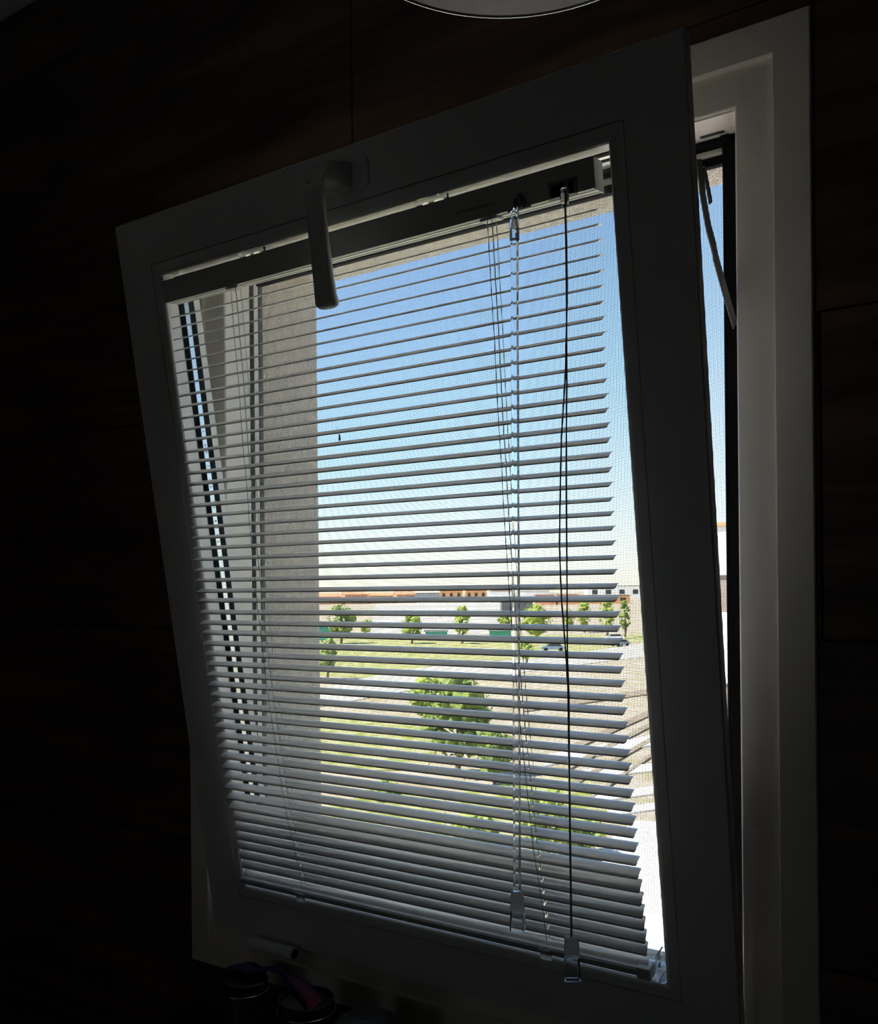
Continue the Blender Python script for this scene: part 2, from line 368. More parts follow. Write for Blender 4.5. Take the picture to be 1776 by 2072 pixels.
# clear brackets wrapping the head rail
for cx in (.232, .484):
    bk = empty('bracket', (cx, 0, HV1)); bk.parent = bl
    bm = new_bm()
    loft(bm, [rrect(0, .0034, .0190, .0034, .002, y_) for y_ in (-.0012, .0030)]); finish('clip_tab', bm, M['acryl'], bk)
    bm = new_bm(); box(bm, -.0120, -.004, .0031, .0200, .0004, .0030); box(bm, .002, .0140, .0031, .0200, .0004, .0030); finish('clip_arm', bm, M['acryl'], bk)
    bm = new_bm(); loft(bm, [rrect(0, -.0252, .0155, .0022, .001, y_) for y_ in (.0170, .0212)]); finish('clip_foot', bm, M['acryl'], bk)

# slats
NS = 54
tips_v = [.8502,.8364,.8222,.8084,.7941,.7806,.7662,.7523,.7380,.7237,.7088,.6945,.6802,.6668,.6531,.6390,.6252,.6109,.5962,.5818,.5681,.5541,.5399,.5260,.5122,.4984,.4858,
          .4705,.4566,.4435,.4291,.4153,.4016,.3870,.3736,.3592,.3449,.3303,.3163,.3020,.2881,.2738,.2596,.2460,.2309,.2160,.2025,.1901,.1761,.1620,.1486,.1340,.1199,.1038]
low_ang = {0:12,4:12,5:13,6:14,7:18,8:16.5,9:16.5,10:17,12:17,13:18,14:20,16:20.5,17:19,18:13,19:12,24:11.2,26:13,30:14,33:13,35:14,38:14.5,40:16,42:18,44:18,45:18,46:25,47:42,48:50,49:50,50:54,51:57,52:60,53:46}
wcs = {0:.0088,3:.0056,7:.0024,10:-.0015,13:-.0048,16:-.0066,18:-.0091,21:-.0113,24:-.0132,27:-.0147,30:-.0157,33:-.0161,36:-.0158,38:-.0148,40:-.0139,43:-.0128,45:-.0118,46:-.0105,48:-.0078,50:-.0058,52:-.0038,53:-.0018}
def interp(d, i):
    ks = sorted(d)
    for a, c in zip(ks, ks[1:]):
        if a <= i <= c: return d[a] + (d[c]-d[a])*(i-a)/(c-a)
CH = .0152; SU0, SU1 = .0795, .6600
LAD = (.1905, .5465)                                    # ladder positions along the blind
def slat_mesh():
    bm = new_bm()
    us = [0, .0003, .0010, .0020, .0032]
    us = [SU0+x for x in us] + [LAD[0]-.0012, LAD[0]+.0012, .30, .42, LAD[1]-.0012, LAD[1]+.0012] + [SU1-x for x in reversed(us)]
    def shrink(u):
        e_ = min(u-SU0, SU1-u); r_ = .0022
        return 0 if e_ >= r_ else r_-math.sqrt(max(0, r_*r_-(r_-e_)**2))
    ss = [-1, -.72, -.46, -.24, 0, .24, .46, .72, 1]
    rise = .0017
    grid = []
    for u in us:
        hw = CH/2-shrink(u)
        grid.append([bm.verts.new((u, s*hw, rise*(1-(s*hw/(CH/2))**2)-rise*.5)) for s in ss])
    for i in range(len(us)-1):
        mid = (us[i]+us[i+1])/2
        for j in range(8):
            if j in (3, 4) and min(abs(mid-LAD[0]), abs(mid-LAD[1])) < .0008: continue
            bm.faces.new((grid[i][j], grid[i+1][j], grid[i+1][j+1], grid[i][j+1]))
    bmesh.ops.recalc_face_normals(bm, faces=bm.faces)
    geo = bmesh.ops.solidify(bm, geom=bm.faces[:], thickness=.00022)
    me = bpy.data.meshes.new('slat'); bm.to_mesh(me); bm.free(); me.materials.append(M['slat'])
    for p in me.polygons: p.use_smooth = True
    return me
sm = slat_mesh(); SL = []
for i in range(NS):
    A = math.radians(interp(low_ang, i)); wc = interp(wcs, i)
    vc = tips_v[i] - CH/2*math.sin(A)
    o = bpy.data.objects.new('slat', sm); COL.objects.link(o); o.parent = bl
    o.location = (0, wc, vc); o.rotation_euler = (A, 0, 0)
    SL.append((wc, vc, A))
RV0, RV1 = .0850, .0938
# ladders and lift cords
for li, u in enumerate(LAD):
    fr = [(u-.0012, SL[0][0]-.0072, HV0)]; re = [(u+.0006, SL[0][0]+.0074, HV0)]
    bm = new_bm()
    for wc, vc, A in SL:
        f_ = (u-.0012, wc-(CH/2+.0006)*math.cos(A), vc-(CH/2+.0006)*math.sin(A)-.0006)
        r_ = (u+.0006, wc+(CH/2+.0006)*math.cos(A), vc+(CH/2+.0006)*math.sin(A)-.0006)
        fr.append(f_); re.append(r_)
        for dx in (-.0022, .0022):
            sg = Vector((0, math.sin(A), -math.cos(A)))*.0011
            tube(bm, [f_, Vector((u+dx, wc, vc))+sg, r_], .00022, 3)
    fr.append((u-.0012, -.0118, RV1)); re.append((u+.0006, .0040, RV1))
    tube(bm, fr, .00042, 4); tube(bm, re, .00042, 4)
    finish('ladder_cord', bm, M['cord'], bl)
    bm = new_bm(); tube(bm, [(u, SL[0][0], HV0)] + [(u, wc, vc) for wc, vc, A in SL] + [(u, -.004, RV1)], .00055, 5)
    finish('lift_cord', bm, M['cord'], bl)
    bm = new_bm(); box(bm, u-.0110, u+.0090, .0030, .0170, HV0-.0024, HV0-.0001); finish('ladder_plug', bm, M['cream'], bl, bevel=.0006)
    # clip and loose loop on the bottom rail
    bm = new_bm(); box(bm, u-.0070, u+.0065, -.0155, -.0122, RV0-.0045, RV1-.0018); finish('cord_clip', bm, M['plug'], bl, bevel=.001)
    lp = [(u-.0095, -.0166, RV1+.006), (u-.0095, -.0165, RV1+.001), (u-.0070, -.0165, RV1-.0022), (u-.0035, -.0165, RV1-.0012), (u-.0005, -.0165, RV1+.0025), (u+.0030, -.0165, RV1+.0038), (u+.0060, -.0165, RV1+.0016), (u+.0055, -.0160, RV1-.003)]
    bm = new_bm(); tube(bm, lp, .0004, 5); finish('cord_loop', bm, M['cord'], bl, smooth=True)
# bottom rail
bm = new_bm(); prof = [(-.0120, RV0+.001), (-.0120, RV1-.0024), (-.0106, RV1), (.0030, RV1), (.0044, RV1-.0024), (.0044, RV0+.001), (.0034, RV0), (-.0110, RV0)]
loft(bm, [[(x, y, z) for y, z in prof] for x in (SU0-.0006, .6490)]); finish('bottom_rail', bm, M['rail'], bl)
bm = new_bm(); box(bm, .6491, .6640, -.0128, .0052, RV0-.0028, RV1+.0016); finish('rail_end_cap', bm, M['rail'], bl, bevel=.0012)
# clear hold-down bracket in the corner
hb = empty('hold_down_bracket', (.6690, .004, .0746)); hb.parent = bl
bm = new_bm(); box(bm, -.0035, .0058, -.0045, .0165, .0000, .0020); finish('foot', bm, M['acryl'], hb, bevel=.0005)
bm = new_bm(); box(bm, -.0030, -.0010, -.0050, .0165, .0021, .0300); finish('upright', bm, M['acryl'], hb, bevel=.0005)
for zz, xx in ((.0245, -.0045), (.0160, -.0042)):
    bm = new_bm(); tube(bm, [(xx, .004, zz), (xx+.0014, .004, zz)], .0030, 14); finish('boss', bm, M['pvc'], hb)
# tilt mechanism, hook and clear wand: they hang plumb
def loc(p): return SInv @ Vector(p)
bm = new_bm(); box(bm, .5690, .5950, -.0008, .0001, .8640, .8790); finish('tilter_box', bm, M['cream'], bl, bevel=.0004)
wt = Vector((.3562, -.1750, .8330)); 
ws = loc((.3562, -.1720, .8530))
bm = new_bm(); tube(bm, [Vector((.5838+.0042*math.cos(a), -.0040, .8700+.0046*math.sin(a))) for a in [2*math.pi*i/14 for i in range(14)]], .0016, 6, closed=True)
finish('tilter_ring', bm, M['steel'], bl, smooth=True)
wand = empty('wand', (0, 0, 0)); wand.parent = bl; wand.matrix_local = SInv.copy()
def plumb(name, pts, r, material, parent, k=6, smooth=False):
    bm = new_bm(); tube(bm, pts, r, k); return finish(name, bm, material, parent, smooth=smooth)
hx, hy = .3562, -.1745
bm = new_bm(); tube(bm, [(.3560, -.1665, .8580), (.3562, -.1690, .8545), (.3570, -.1725, .8520), (.3572, -.1745, .8500)], [.0030, .0028, .0022, .0016], 8); finish('swivel_stem', bm, M['acryl'], wand, smooth=True)
bm = new_bm(); tube(bm, [(hx+.0010, hy, .8520), (hx+.0030, hy, .8490), (hx+.0026, hy, .8420), (hx+.0005, hy, .8390), (hx-.0020, hy, .8405), (hx-.0018, hy, .8440)], .0014, 6); finish('hook', bm, M['acryl'], wand, smooth=True)
bm = new_bm(); tube(bm, [(hx-.0015+.0036*math.cos(a), hy+.001*math.sin(a*2), .8370+.0042*math.sin(a)) for a in [2*math.pi*i/14 for i in range(14)]], .0011, 6, closed=True); finish('hook_ring', bm, M['acryl'], wand, smooth=True)
def square_bell(name, cx, cy, zt, zb, a0, a1, ang, material, parent, hollow=.0009):
    bm = new_bm(); ca, sa_ = math.cos(ang), math.sin(ang)
    def sq(a, c, z):
        r_ = min(a, c)*.12
        pts = [(a, c-r_), (a-r_, c), (-a+r_, c), (-a, c-r_), (-a, -c+r_), (-a+r_, -c), (a-r_, -c), (a, -c+r_)]
        return [(cx+x*ca-y*sa_, cy+x*sa_+y*ca, z) for x, y in pts]
    a0x, a0y = a0; a1x, a1y = a1
    loft(bm, [sq(a0x, a0y, zt), sq(a1x, a1y, zb), sq(a1x-hollow, a1y-hollow, zb), sq(a0x*.9-hollow*.5, a0y*.9-hollow*.5, zt-.0008)])
    return finish(name, bm, material, parent)
bm = new_bm(); tube(bm, [(hx-.0016, hy, .8335), (hx-.0016, hy, .8290), (hx-.0017, hy, .8135)], [.0042, .0046, .0047], 12); finish('sleeve', bm, M['acryl'], wand)
bm = new_bm(); tube(bm, [(hx-.0016, hy, .8330), (hx-.0016, hy, .8240)], [.0016, .0026], 8); finish('peg', bm, M['plug'], wand)
wb = (.3490, -.1720, .1900)
plumb('rod', [(hx-.0018, hy, .8240), wb], .0037, M['acryl'], wand, 6)
square_bell('grip', wb[0], wb[1], .1722, .1535, (.0063, .0063), (.0072, .0072), .35, M['acryl'], wand)
bm = new_bm(); rings = [[(wb[0]+a*math.cos(.35+math.pi/4+q*math.pi/2)*1.414, wb[1]+a*math.sin(.35+math.pi/4+q*math.pi/2)*1.414, z) for q in range(4)] for a, z in ((.0053, .1900), (.0063, .1725))]
loft(bm, rings); finish('grip_plug', bm, M['plug'], wand)
# cord lock, pull cords, tassel
bm = new_bm()
for q in ((.6140, .6168, -.0009, .0001, .8640, .8800), (.6400, .6428, -.0009, .0001, .8640, .8800), (.6168, .6400, -.0009, .0001, .8776, .8800), (.6168, .6400, -.0009, .0001, .8640, .8660)): box(bm, *q)
finish('cord_lock', bm, M['plug'], bl)
bm = new_bm(); box(bm, .6169, .6399, -.0003, .0001, .8661, .8775); finish('lock_opening', bm, M['hole'], bl)
pc = empty('pull_cord', (0, 0, 0)); pc.parent = bl; pc.matrix_local = SInv.copy()
cx, cy = .4065, -.1730
bm = new_bm(); tube(bm, [(cx-.0006, cy, .8500), (cx-.0006, cy, .8480), (cx-.0003, cy, .8425), (cx, cy, .8340), (cx, cy, .8325)], [.0028, .0040, .0046, .0036, .0022], 8); finish('cord_cap', bm, M['acryl'], pc)
bm = new_bm(); tube(bm, [(cx-.001, cy+.004, .860), (cx, cy, .832), (.4072, cy, .76), (.4066, cy, .68), (.4052, cy, .60), (.4048, cy, .50), (.4044, cy, .42), (.4054, cy, .38), (.4050, cy, .26), (.4054, cy, .158)], .00075, 6); finish('cord', bm, M['cord'], pc, smooth=True)
bm = new_bm(); tube(bm, [(cx+.0008, cy+.004, .860), (cx+.0009, cy-.0008, .832), (.4080, cy, .76), (.4058, cy-.001, .68), (.4010, cy-.001, .62), (.3988, cy, .57), (.3974, cy, .52), (.3990, cy, .47), (.4030, cy-.001, .425), (.4050, cy-.001, .39), (.4060, cy-.001, .26), (.4062, cy-.0008, .158)], .00075, 6); finish('cord', bm, M['cord'], pc, smooth=True)
square_bell('tassel', .4060, -.1732, .1398, .1185, (.0066, .0041), (.0072, .0046), .571, M['acryl'], pc)
bm = new_bm(); rings = [[(.4060+x*math.cos(.571)-y*math.sin(.571), -.1732+x*math.sin(.571)+y*math.cos(.571), z) for x, y in ((a, c), (-a, c), (-a, -c), (a, -c))] for a, c, z in ((.0060, .0037, .1582), (.0067, .0042, .1400))]
loft(bm, rings); finish('tassel_plug', bm, M['plug'], pc)

# ------------------------------------------------------------------ steel stay between frame and sash
st = empty('window_stay', (.508, .022, .757)); tag(st, 'slim bent steel stay arm between sash and right frame jamb', 'window stay')
def bar(name, pts, th, wd, parent, xoff=0):
    bm = new_bm(); pts = [Vector(p) for p in pts]; rings = []
    for i, p in enumerate(pts):
        d = (pts[min(i+1, len(pts)-1)]-pts[max(i-1, 0)]).normalized(); nrm = Vector((1, 0, 0)); s = d.cross(nrm).normalized()
        rings.append([p+nrm*a*th+s*c*wd for a, c in ((-1, -1), (1, -1), (1, 1), (-1, 1))])
    loft(bm, rings); return finish(name, bm, M['steel'], parent, bevel=.0004)
o0 = Vector((.508, .022, .757))
def rel(*p): return Vector(p)-o0
bar('arm', [rel(.505, .0375, .7595), rel(.505, .0000, .7845), rel(.505, -.0325, .8085), rel(.505, -.0375, .8160), rel(.505, -.0565, .8305), rel(.505, -.0740, .8545), rel(.505, -.0860, .8850)], .0009, .0082, st)
bar('slider', [rel(.5064, -.0530, .8550), rel(.5064, -.0600, .8640), rel(.5060, -.0740, .8820)], .0011, .0040, st)
bm = new_bm(); tube(bm, [rel(.5045, .036, .7605), rel(.5144, .036, .7605)], .0030, 12); finish('pivot', bm, M['steel'], st)

# ------------------------------------------------------------------ shower head above, jars below
sh = empty('shower_head', (.421, -.290, 1.0505)); tag(sh, 'dark round flat shower head with pale rim at the very top', 'shower head')
bm = new_bm(); disc_lathe(bm, (0, 0, 0), [(.171, .001), (.174, .003), (.174, .007), (.160, .011), (.030, .018)], 72); finish('disc', bm, M['headmetal'], sh, smooth=False)
bm = new_bm(); tube(bm, [(.1735*math.cos(a), .1735*math.sin(a), .0004) for a in [2*math.pi*i/72 for i in range(72)]], .0009, 6, closed=True); finish('rim', bm, M['rim'], sh, smooth=True)
bm = new_bm()
for ri in range(1, 6):
    for q in range(6*ri):
        a = 2*math.pi*q/(6*ri); rr_ = ri*.025
        bmesh.ops.create_cone(bm, cap_ends=True, segments=6, radius1=.0028, radius2=.0035, depth=.004, matrix=Matrix.Translation((rr_*math.cos(a), rr_*math.sin(a), -.001)))
o = finish('nozzles', bm, M['rubber'], sh); o['kind'] = 'stuff'
bm = new_bm(); disc_lathe(bm, (0, 0, 0), [(.030, .018), (.024, .030), (.012, .034), (.012, RZ1-1.0505)], 20); finish('arm_pipe', bm, M['headmetal'], sh, smooth=False)

shelf = boxes('shelf', [(-.30, .60, -.16, .0035, -.150, -.138)], M['lid'], kind=None); tag(shelf, 'dark narrow wall shelf below the window holding the jars', 'shelf')
def jar(name, x, y, zt, r_, label, lidh=.014, dome=False):
    t_ = empty(name, (x, y, -.138)); tag(t_, label, 'jar'); h = zt+.138
    bm = new_bm(); disc_lathe(bm, (0, 0, 0), [(r_*.80, 0), (r_*.86, .004), (r_*.86, h-.030), (r_*.90, h-.022), (r_*.93, h-lidh-.001)], 40); finish('body', bm, M['jar'], t_, smooth=False)
    bm = new_bm()
    if dome: disc_lathe(bm, (0, 0, 0), [(r_*.97, h-lidh), (r_, h-lidh+.004), (r_*.93, h+.002), (r_*.7, h+.008), (r_*.3, h+.011)], 40)
    else: disc_lathe(bm, (0, 0, 0), [(r_*.97, h-lidh), (r_*.99, h-.002), (r_*.95, h), (r_*.88, h), (r_*.86, h-.005), (r_*.2, h-.006)], 40)
    finish('lid', bm, M['lid'], t_)
    if not dome:
        bm = new_bm(); tube(bm, [(r_*math.cos(a), r_*math.sin(a), h-lidh-.0005) for a in [2*math.pi*i/48 for i in range(48)]], .0008, 6, closed=True); finish('rim_ring', bm, M['rim'], t_, smooth=True)
    return t_
jar('lidded_jar', -.112, -.075, -.0320, .031, 'dark jar with thin bright rim, leftmost below the window')
jar('lidded_jar', .004, -.085, -.0275, .036, 'wider dark jar with thin bright rim, right of the leftmost jar')
jar('lidded_jar', .096, -.080, -.0400, .042, 'dark jar with smooth domed lid, partly below the picture edge', dome=True)
bm = new_bm(); rings = []     # crumpled band of cloth
for i in range(25):
    t_ = i/24; x = -.150+.175*t_; y = -.072+.020*math.sin(t_*4)+.005*math.sin(t_*17); z = -.0315+.0075*math.sin(t_*3.0)+.0022*math.sin(t_*21)-.012*max(0, t_-.75)*4*.3
    w_ = .012+.004*math.sin(t_*9)
    rings.append([(x, y-w_, z), (x, y-w_*.3, z+.003+.0015*math.sin(t_*30)), (x, y+w_*.4, z+.002), (x, y+w_, z+.001), (x, y+w_*.4, z-.001), (x, y-w_*.3, z-.0005)])
loft(bm, rings)
mt = mat('purple_crimson_cloth', (.10, .05, .30), .8); n = mt.node_tree
tc = n.nodes.new('ShaderNodeTexCoord'); sx = n.nodes.new('ShaderNodeSeparateXYZ'); r = n.nodes.new('ShaderNodeValToRGB'); ma = n.nodes.new('ShaderNodeMapRange')
ma.inputs[1].default_value = -.06; ma.inputs[2].default_value = .02
r.color_ramp.elements[0].color = (.03, .02, .10, 1); r.color_ramp.elements[1].color = (.13, .015, .035, 1)
n.links.new(tc.outputs['Object'], sx.inputs[0]); n.links.new(sx.outputs[0], ma.inputs[0]); n.links.new(ma.outputs[0], r.inputs[0]); n.links.new(r.outputs[0], n.nodes['Principled BSDF'].inputs['Base Color'])
tag(finish('cloth_strip', bm, mt, smooth=True), 'crumpled purple and crimson cloth strip lying across the jar lids', 'cloth')

# ------------------------------------------------------------------ outside
GZ = -11.5
M['sand'] = mat('dry_ground', (.42, .325, .25), .95, noise=((.29, .235, .14), .35, (1, 1, 1)), bump=(1.5, .5, .3))
M['grass'] = mat('yellow_green_grass', (.19, .215, .03), .95, noise=((.40, .35, .19), .8, (1, 1, 1)), bump=(3, .6, .3))
M['pave'] = mat('pale_paving', (.72, .70, .66), .8, noise=((.66, .63, .58), .6, (1, 1, 1)))
M['path'] = mat('pale_gravel', (.46, .42, .37), .9, noise=((.38, .35, .30), .5, (1, 1, 1)))
M['leafA'] = mat('fresh_leaves', (.17, .24, .04), .7, noise=((.33, .36, .07), 2.5, (1, 1, 1)))
M['leafB'] = mat('dark_leaves', (.08, .12, .03), .7, noise=((.24, .29, .06), 1.6, (1, 1, 1)))
M['bark'] = mat('bark', (.12, .08, .05), .9, noise=((.18, .13, .09), 8, (1, 1, .3)))
M['terra'] = mat('terracotta_render', (.52, .22, .12), .9, noise=((.60, .30, .18), .4, (1, 1, 1)))
M['orange'] = mat('orange_brick', (.58, .30, .13), .9, noise=((.5, .24, .1), .5, (1, 1, 1)))
M['white'] = mat('white_render', (.82, .81, .78), .9, noise=((.78, .77, .74), .7, (1, 1, 1)))
M['taupe'] = mat('taupe_render', (.20, .165, .14), .9, noise=((.23, .19, .16), .7, (1, 1, 1)))
M['grey'] = mat('grey_sheet', (.22, .23, .25), .6, noise=((.30, .31, .33), .3, (1, 1, 1)))
M['darkb'] = mat('dark_cladding', (.07, .075, .085), .6, noise=((.1, .1, .11), .5, (1, 1, 1)))
M['teal'] = mat('teal_sheet', (.05, .30, .22), .6, noise=((.08, .36, .28), .5, (1, 1, 1)))
M['carblue'] = mat('car_paint_blue', (.18, .24, .34), .25, noise=((.2, .26, .36), 1, (1, 1, 1)))
M['carwhite'] = mat('car_paint_silver', (.65, .67, .70), .25, noise=((.7, .7, .72), 1, (1, 1, 1)))
M['carglass'] = mat('car_window', (.02, .025, .03), .1, noise=((.03, .03, .04), 1, (1, 1, 1)))

boxes('ground', [(-3500, 1500, .5, 4500, GZ-1, GZ)], M['sand'])
def patch(name, pts, material, lift, kind='structure', label=None):
    bm = new_bm(); a = [(x, y, GZ+.001) for x, y in pts]; c = [(x, y, GZ+lift) for x, y in pts]; loft(bm, [a, c])
    o = finish(name, bm, material); tag(o, label, kind=kind); return o
patch('grass_field', [(-105.9, 118.4), (-159.6, 178.5), (-77.1, 230.3), (-70.1, 209.6), (-71.4, 191.4), (-63.5, 146.0), (-74.4, 133.4)], M['grass'], .05, 'structure', 'far band of yellow-green grass behind the path')
patch('grass_field', [(-86.8, 97.0), (-104.4, 116.7), (-81.0, 127.8), (-76.4, 114.9), (-73.8, 98.6)], M['grass'], .06, 'structure', 'grass band left of the curving path')
patch('grass_field', [(-39.9, 44.4), (-60.5, 67.5), (-50.0, 68.4), (-38.8, 61.3), (-32.4, 48.7)], M['grass'], .05, 'structure', 'grass patch left of the large tree')
patch('grass_field', [(-19.9, 31.5), (-27.1, 45.0), (-23.3, 53.9), (-17.8, 44.8), (-16.2, 37.1), (-14.0, 33.5)], M['grass'], .05, 'structure', 'grass by the paved terrace')
patch('grass_field', [(-28.5, 31.7), (-33.3, 37.0), (-28.1, 44.4), (-22.4, 35.4)], M['grass'], .055, 'structure', 'nearest grass patch, close to the stucco corner')
patch('path', [(-68.0, 75.9), (-74.1, 92.5), (-77.1, 114.6), (-68.8, 141.0), (-67.4, 201.6), (-52.7, 157.7), (-58.6, 123.7), (-60.7, 95.9), (-60.0, 66.9)], M['path'], .08)
patch('car_park', [(-147.8, 194.2), (-521.3, 697.4), (-447.7, 811.8), (-119.3, 217.0)], M['path'], .07)
patch('terrace', [(-10.0, 24.5), (-15.5, 38.3), (-15.7, 43.1), (-6.4, 45.8), (-3.2, 24.8), (-8.7, 21.4)], M['pave'], .12)
patch('bounce_apron', [(-40, .6), (40, .6), (40, 24.0), (-3.4, 24.3), (-8.9, 21.0), (-40, 21.0)], M['pave'], .09)  # unseen pale apron, added to bounce sunlight up at the window
for q in ([(-27.9, 57.4), (-23.6, 71.2), (-22.1, 66.6), (-26.1, 53.8)], [(-23.3, 53.9), (-19.5, 59.0), (-18.7, 56.6), (-22.2, 51.3)],
          [(-19.9, 47.6), (-17.2, 52.2), (-16.5, 50.2), (-19.2, 45.8)], [(-17.9, 44.7), (-15.8, 47.9), (-15.3, 46.5), (-17.3, 43.3)]):
    patch('paving_strip', q, M['pave'], .10)

M['shadow_tone'] = mat('brown_shadow', (.19, .14, .10), .95, noise=((.26, .20, .15), .8, (1, 1, 1)))  # brown tone for the shadow stripes painted on the ground
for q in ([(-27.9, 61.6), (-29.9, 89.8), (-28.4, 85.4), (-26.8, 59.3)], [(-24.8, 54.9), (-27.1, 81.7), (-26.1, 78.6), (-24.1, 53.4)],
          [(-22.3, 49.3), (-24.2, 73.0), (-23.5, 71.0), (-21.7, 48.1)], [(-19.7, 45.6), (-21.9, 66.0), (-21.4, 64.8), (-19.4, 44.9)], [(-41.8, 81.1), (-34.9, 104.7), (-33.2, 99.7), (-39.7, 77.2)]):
    patch('shadow_stripe', q, M['shadow_tone'], .14)  # cast shadow stripes laid out as flat brown strips

def tree(x, y, h, r_, dark, label):
    t_ = empty('tree', (x, y, GZ)); tag(t_, label, 'tree', 'trees outside the window')
    bm = new_bm(); tube(bm, [(0, 0, -.1), (.03*h, 0, .3*h), (0, .02*h, .62*h)], [.035*h, .025*h, .012*h], 7); finish('trunk', bm, M['bark'], t_)
    bm = new_bm(); rnd = random.Random(int(x*10)); nb = 46
    for _ in range(nb):
        a = rnd.uniform(0, 2*math.pi); q = rnd.random()**.5; zz = rnd.uniform(-1, 1)
        env = math.sqrt(max(0, 1-zz*zz*.9))
        px, py, pz = r_*.85*q*env*math.cos(a), r_*.85*q*env*math.sin(a), h*.60+zz*h*.34
        s = r_*rnd.uniform(.18, .34)
        res = bmesh.ops.create_icosphere(bm, subdivisions=1, radius=s, matrix=Matrix.Translation((px, py, pz)))
        for v_ in res['verts']: v_.co += Vector((rnd.uniform(-1, 1), rnd.uniform(-1, 1), rnd.uniform(-1, 1)))*s*.38
    # loose leaf sprays so that the outline is ragged
    for _ in range(420):
        a = rnd.uniform(0, 2*math.pi); zz = rnd.uniform(-1, 1); env = math.sqrt(max(0, 1-zz*zz*.9)); q = rnd.uniform(.7, 1.08)
        c_ = Vector((r_*q*env*math.cos(a), r_*q*env*math.sin(a), h*.60+zz*h*.38)); s = r_*.11
        vs = [bm.verts.new(c_+Vector((rnd.uniform(-1, 1), rnd.uniform(-1, 1), rnd.uniform(-1, 1)))*s) for _ in range(3)]
        bm.faces.new(vs)
    finish('crown', bm, M['leafB'] if dark else M['leafA'], t_)
TL = [(-129.8,160.3,9.2,3.2,1,'round dark tree nearest the stucco corner, in front of the terracotta houses'),(-78.5,93.9,5.8,1.4,1,'small dark tree half hidden by the stucco corner'),
 (-114.6,166.9,6.7,2.5,0,'fresh green tree in front of the car park, second from left'),(-104.0,171.4,8.7,2.0,0,'slim green tree before the middle of the car park'),
 (-128.3,236.5,5.2,2.4,0,'low bush-like tree left of the dark building'),(-91.2,183.0,8.8,3.6,0,'broad bright tree in front of the dark building'),
 (-110.5,242.9,6.3,2.0,0,'small far tree between the pull cords'),(-100.1,230.4,9.2,2.1,0,'green tree just right of the pull cord, far row'),
 (-82.0,202.4,9.5,2.0,0,'green tree behind the slat ends, far row'),(-80.5,210.3,9.4,1.6,1,'narrow dark tree seen between slat ends and sash stile'),
 (-29.7,48.4,6.5,2.2,1,'large dark-centred tree low in the view left of the wand'),(-43.8,66.3,4.1,1.9,0,'bushy tree behind and left of the large tree'),
 (-26.5,47.6,3.4,1.3,1,'small tree directly left of the wand, near the large tree'),(-65.3,127.6,4.4,1.4,0,'little tree on the grass band behind the wand'),
 (-16.6,34.7,3.2,1.2,0,'shrubby tree by the paved terrace'),(-15.7,36.5,1.6,.9,0,'low shrub at the terrace edge'),
 (-150.1,196.2,4.1,1.9,0,'small tree beyond the round dark tree, at the car park corner'),(-29.7,40.5,1.0,1.0,0,'low bush on the nearest grass'),(-20.3,34.7,1.6,1.1,0,'round shrub below the large tree')]
for a in TL: tree(*a)

def house(name, p0, p1, depth, h, material, label, windows=0, roof=None, cat='building'):
    """box building whose front runs from p0 to p1"""
    a, c = Vector((*p0, 0)), Vector((*p1, 0)); L_ = (c-a).length; ang = math.atan2(c.y-a.y, c.x-a.x)
    t_ = empty(name, (a.x, a.y, GZ), (0, 0, ang)); tag(t_, label, cat)
    bm = new_bm(); box(bm, 0, L_, 0, depth, 0, h); finish('walls', bm, material, t_)
    bm = new_bm()
    if roof == 'gable': loft(bm, [[(x, -.4, h), (x, depth+.4, h), (x, depth/2, h+depth*.28)] for x in (-.4, L_+.4)])
    else: box(bm, -.3, L_+.3, -.3, depth+.3, h, h+.5)
    finish('roof', bm, M['terra'] if roof == 'gable' else M['grey'], t_)
    for i in range(windows):
        wx = L_*(i+.5)/windows; bm = new_bm(); box(bm, wx-L_/windows*.2, wx+L_/windows*.2, -.12, .02, h*.35, h*.72); finish('window', bm, M['carglass'], t_)
    return t_
def lerp(p, q, t_): return (p[0]+(q[0]-p[0])*t_, p[1]+(q[1]-p[1])*t_)
a, c = (-588.3, 699.4), (-515.2, 697.3); a2 = (-530, 790)
for i, (t0, t1, h) in enumerate(((0, .21, 9), (.24, .42, 7.5), (.45, .62, 9.5), (.65, .82, 8), (.85, 1, 9))):
    P0 = (-588.3, 640.0); P1 = (-515.2, 697.3+60)
    house('house', lerp(P0, P1, t0), lerp(P0, P1, t1), 12, h, M['terra'] if i % 2 == 0 else M['orange'],
          ['terracotta house at the left end of the far row', 'lower orange house, second of the far row', 'taller terracotta house in the middle of the far row', 'orange house, fourth of the far row', 'terracotta house at the right end of the far row'][i], 3, 'gable')
house('warehouse', (-815.5, 1149.3), (-740.4, 1200.5), 40, 9, M['grey'], 'long dark grey warehouse on the horizon left of centre')
for i, (t0, t1) in enumerate(((0, .30), (.34, .62), (.68, 1))):
    house('house', lerp((-608.1, 948.3), (-528.4, 1000), t0), lerp((-608.1, 948.3), (-528.4, 1000), t1), 14, 13, M['orange'],
          ['orange block left of three on the horizon', 'orange block middle of three on the horizon', 'orange block right of three on the horizon'][i], 3)
house('hall', (-392.5, 693.6), (-347.8, 722.3), 30, 11, M['white'], 'large white hall on the horizon behind the wand')
house('shed', (-215.0, 392.6), (-202.0, 401.0), 10, 8, M['darkb'], 'dark square building behind the broad bright tree')
for i, (t0, t1) in enumerate(((0, .45), (.52, 1))):
    house('house', lerp((-323.3, 646.3), (-294.3, 665), t0), lerp((-323.3, 646.3), (-294.3, 665), t1), 12, 8, M['terra'],
          ['terracotta house left of the pull cords on the horizon', 'terracotta house behind the pull cords on the horizon'][i], 2)
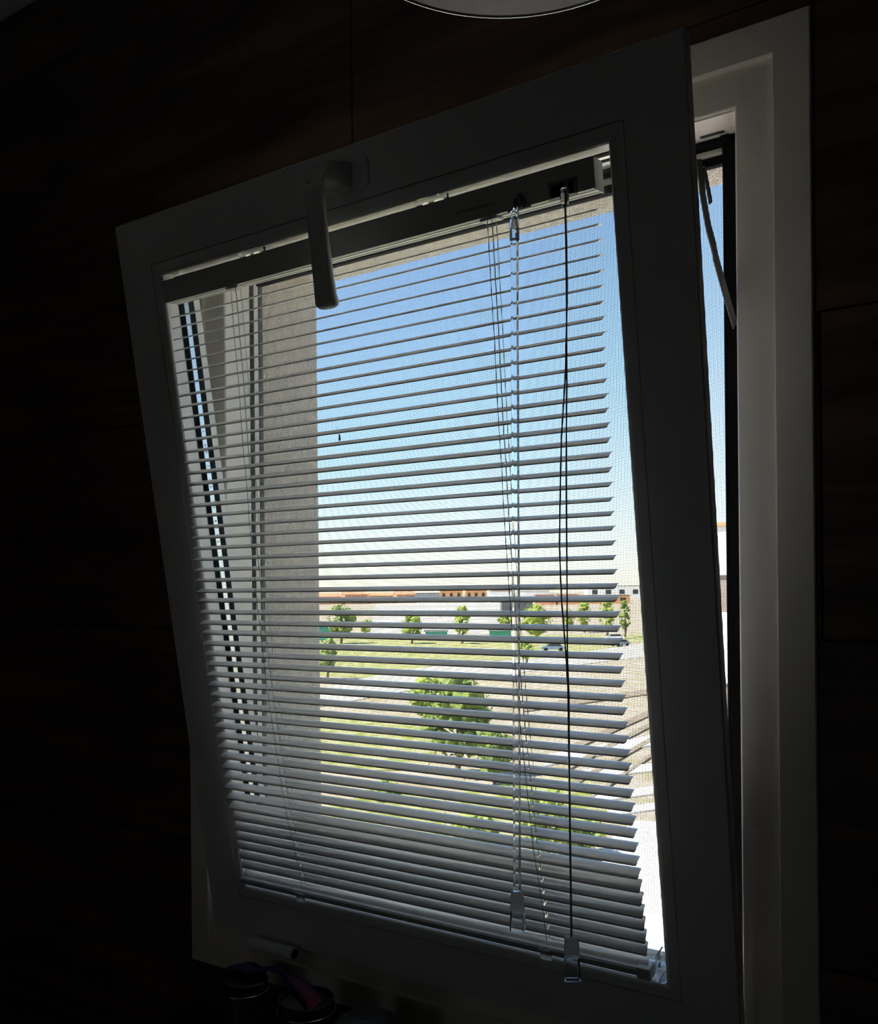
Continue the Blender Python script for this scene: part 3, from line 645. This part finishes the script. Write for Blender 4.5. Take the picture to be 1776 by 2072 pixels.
house('house', (-310.4, 691.2), (-270.6, 716.9), 14, 7, M['orange'], 'orange house right of the pull cords on the horizon', 4)
house('block', (-451.6, 1050.4), (-365.8, 1105.8), 30, 16, M['white'], 'pale hazy block on the horizon by the sash stile', 6)
house('fence_panel', (-144.4, 169.6), (-141.5, 171.5), .3, 3.6, M['teal'], 'green sheet fence beside the stucco corner', 0, None, 'fence')
house('fence_panel', (-123.3, 185.5), (-118.7, 188.5), .3, 1.8, M['teal'], 'teal sheet fence at the front of the car park', 0, None, 'fence')
house('fence_panel', (-108.4, 191.6), (-103.9, 194.5), .3, 2.0, M['teal'], 'teal sheet fence left of the wand', 0, None, 'fence')
def car(x, y, L_, material, label, rot=.57):
    t_ = empty('car', (x, y, GZ+.08), (0, 0, rot)); tag(t_, label, 'car')
    bm = new_bm(); s = L_/4.4
    prof = [(-2.2, .35), (-2.2, .8), (-1.5, .95), (2.0, .95), (2.2, .75), (2.2, .35)]
    loft(bm, [[(p*s, yy*s, q*s) for p, q in prof] for yy in (-.85, .85)]); finish('body', bm, material, t_)
    bm = new_bm(); loft(bm, [[(p*s, yy*s, q*s) for p, q in ((-1.2, .96), (-.7, 1.45), (1.1, 1.45), (1.7, .96))] for yy in (-.78, .78)]); finish('cabin', bm, M['carglass'], t_)
    for wx in (-1.4, 1.4):
        for wy in (-.8, .8):
            bm = new_bm(); tube(bm, [(wx*s, (wy-.1)*s, .33*s), (wx*s, (wy+.1)*s, .33*s)], .33*s, 14); finish('wheel', bm, M['rubber'], t_)
car(-75.0, 157.7, 4.6, M['carblue'], 'blue-grey car parked on the far side of the path')
car(-78.0, 197.2, 4.4, M['carwhite'], 'silver car among the far trees near the slat ends')
car(-68.8, 177.1, 4.2, M['carblue'], 'dark blue car at the end of the path by the sash stile', 1.2)
# neighbouring block beyond the right gap
nb = empty('apartment_block', (-4.42, 16, GZ)); tag(nb, 'sunlit white block with taupe band seen through the right gap', 'building')
def nbox(name, q, material):
    bm = new_bm(); box(bm, *q); finish(name, bm, material, nb)
nbox('upper_wall', (0, 9, 0, 6, .72-GZ, 1.64-GZ), M['white'])
nbox('cornice', (-.05, 9, -.06, 6, 1.642-GZ, 1.71-GZ), M['orange'])
nbox('band', (0, 9, .05, 6, .03-GZ, .718-GZ), M['taupe'])
nbox('middle_wall', (0, 9, 0, 6, -1.30-GZ, .028-GZ), M['white'])
nbox('lower_wall', (0, 9, .05, 6, 0, -1.302-GZ), M['taupe'])
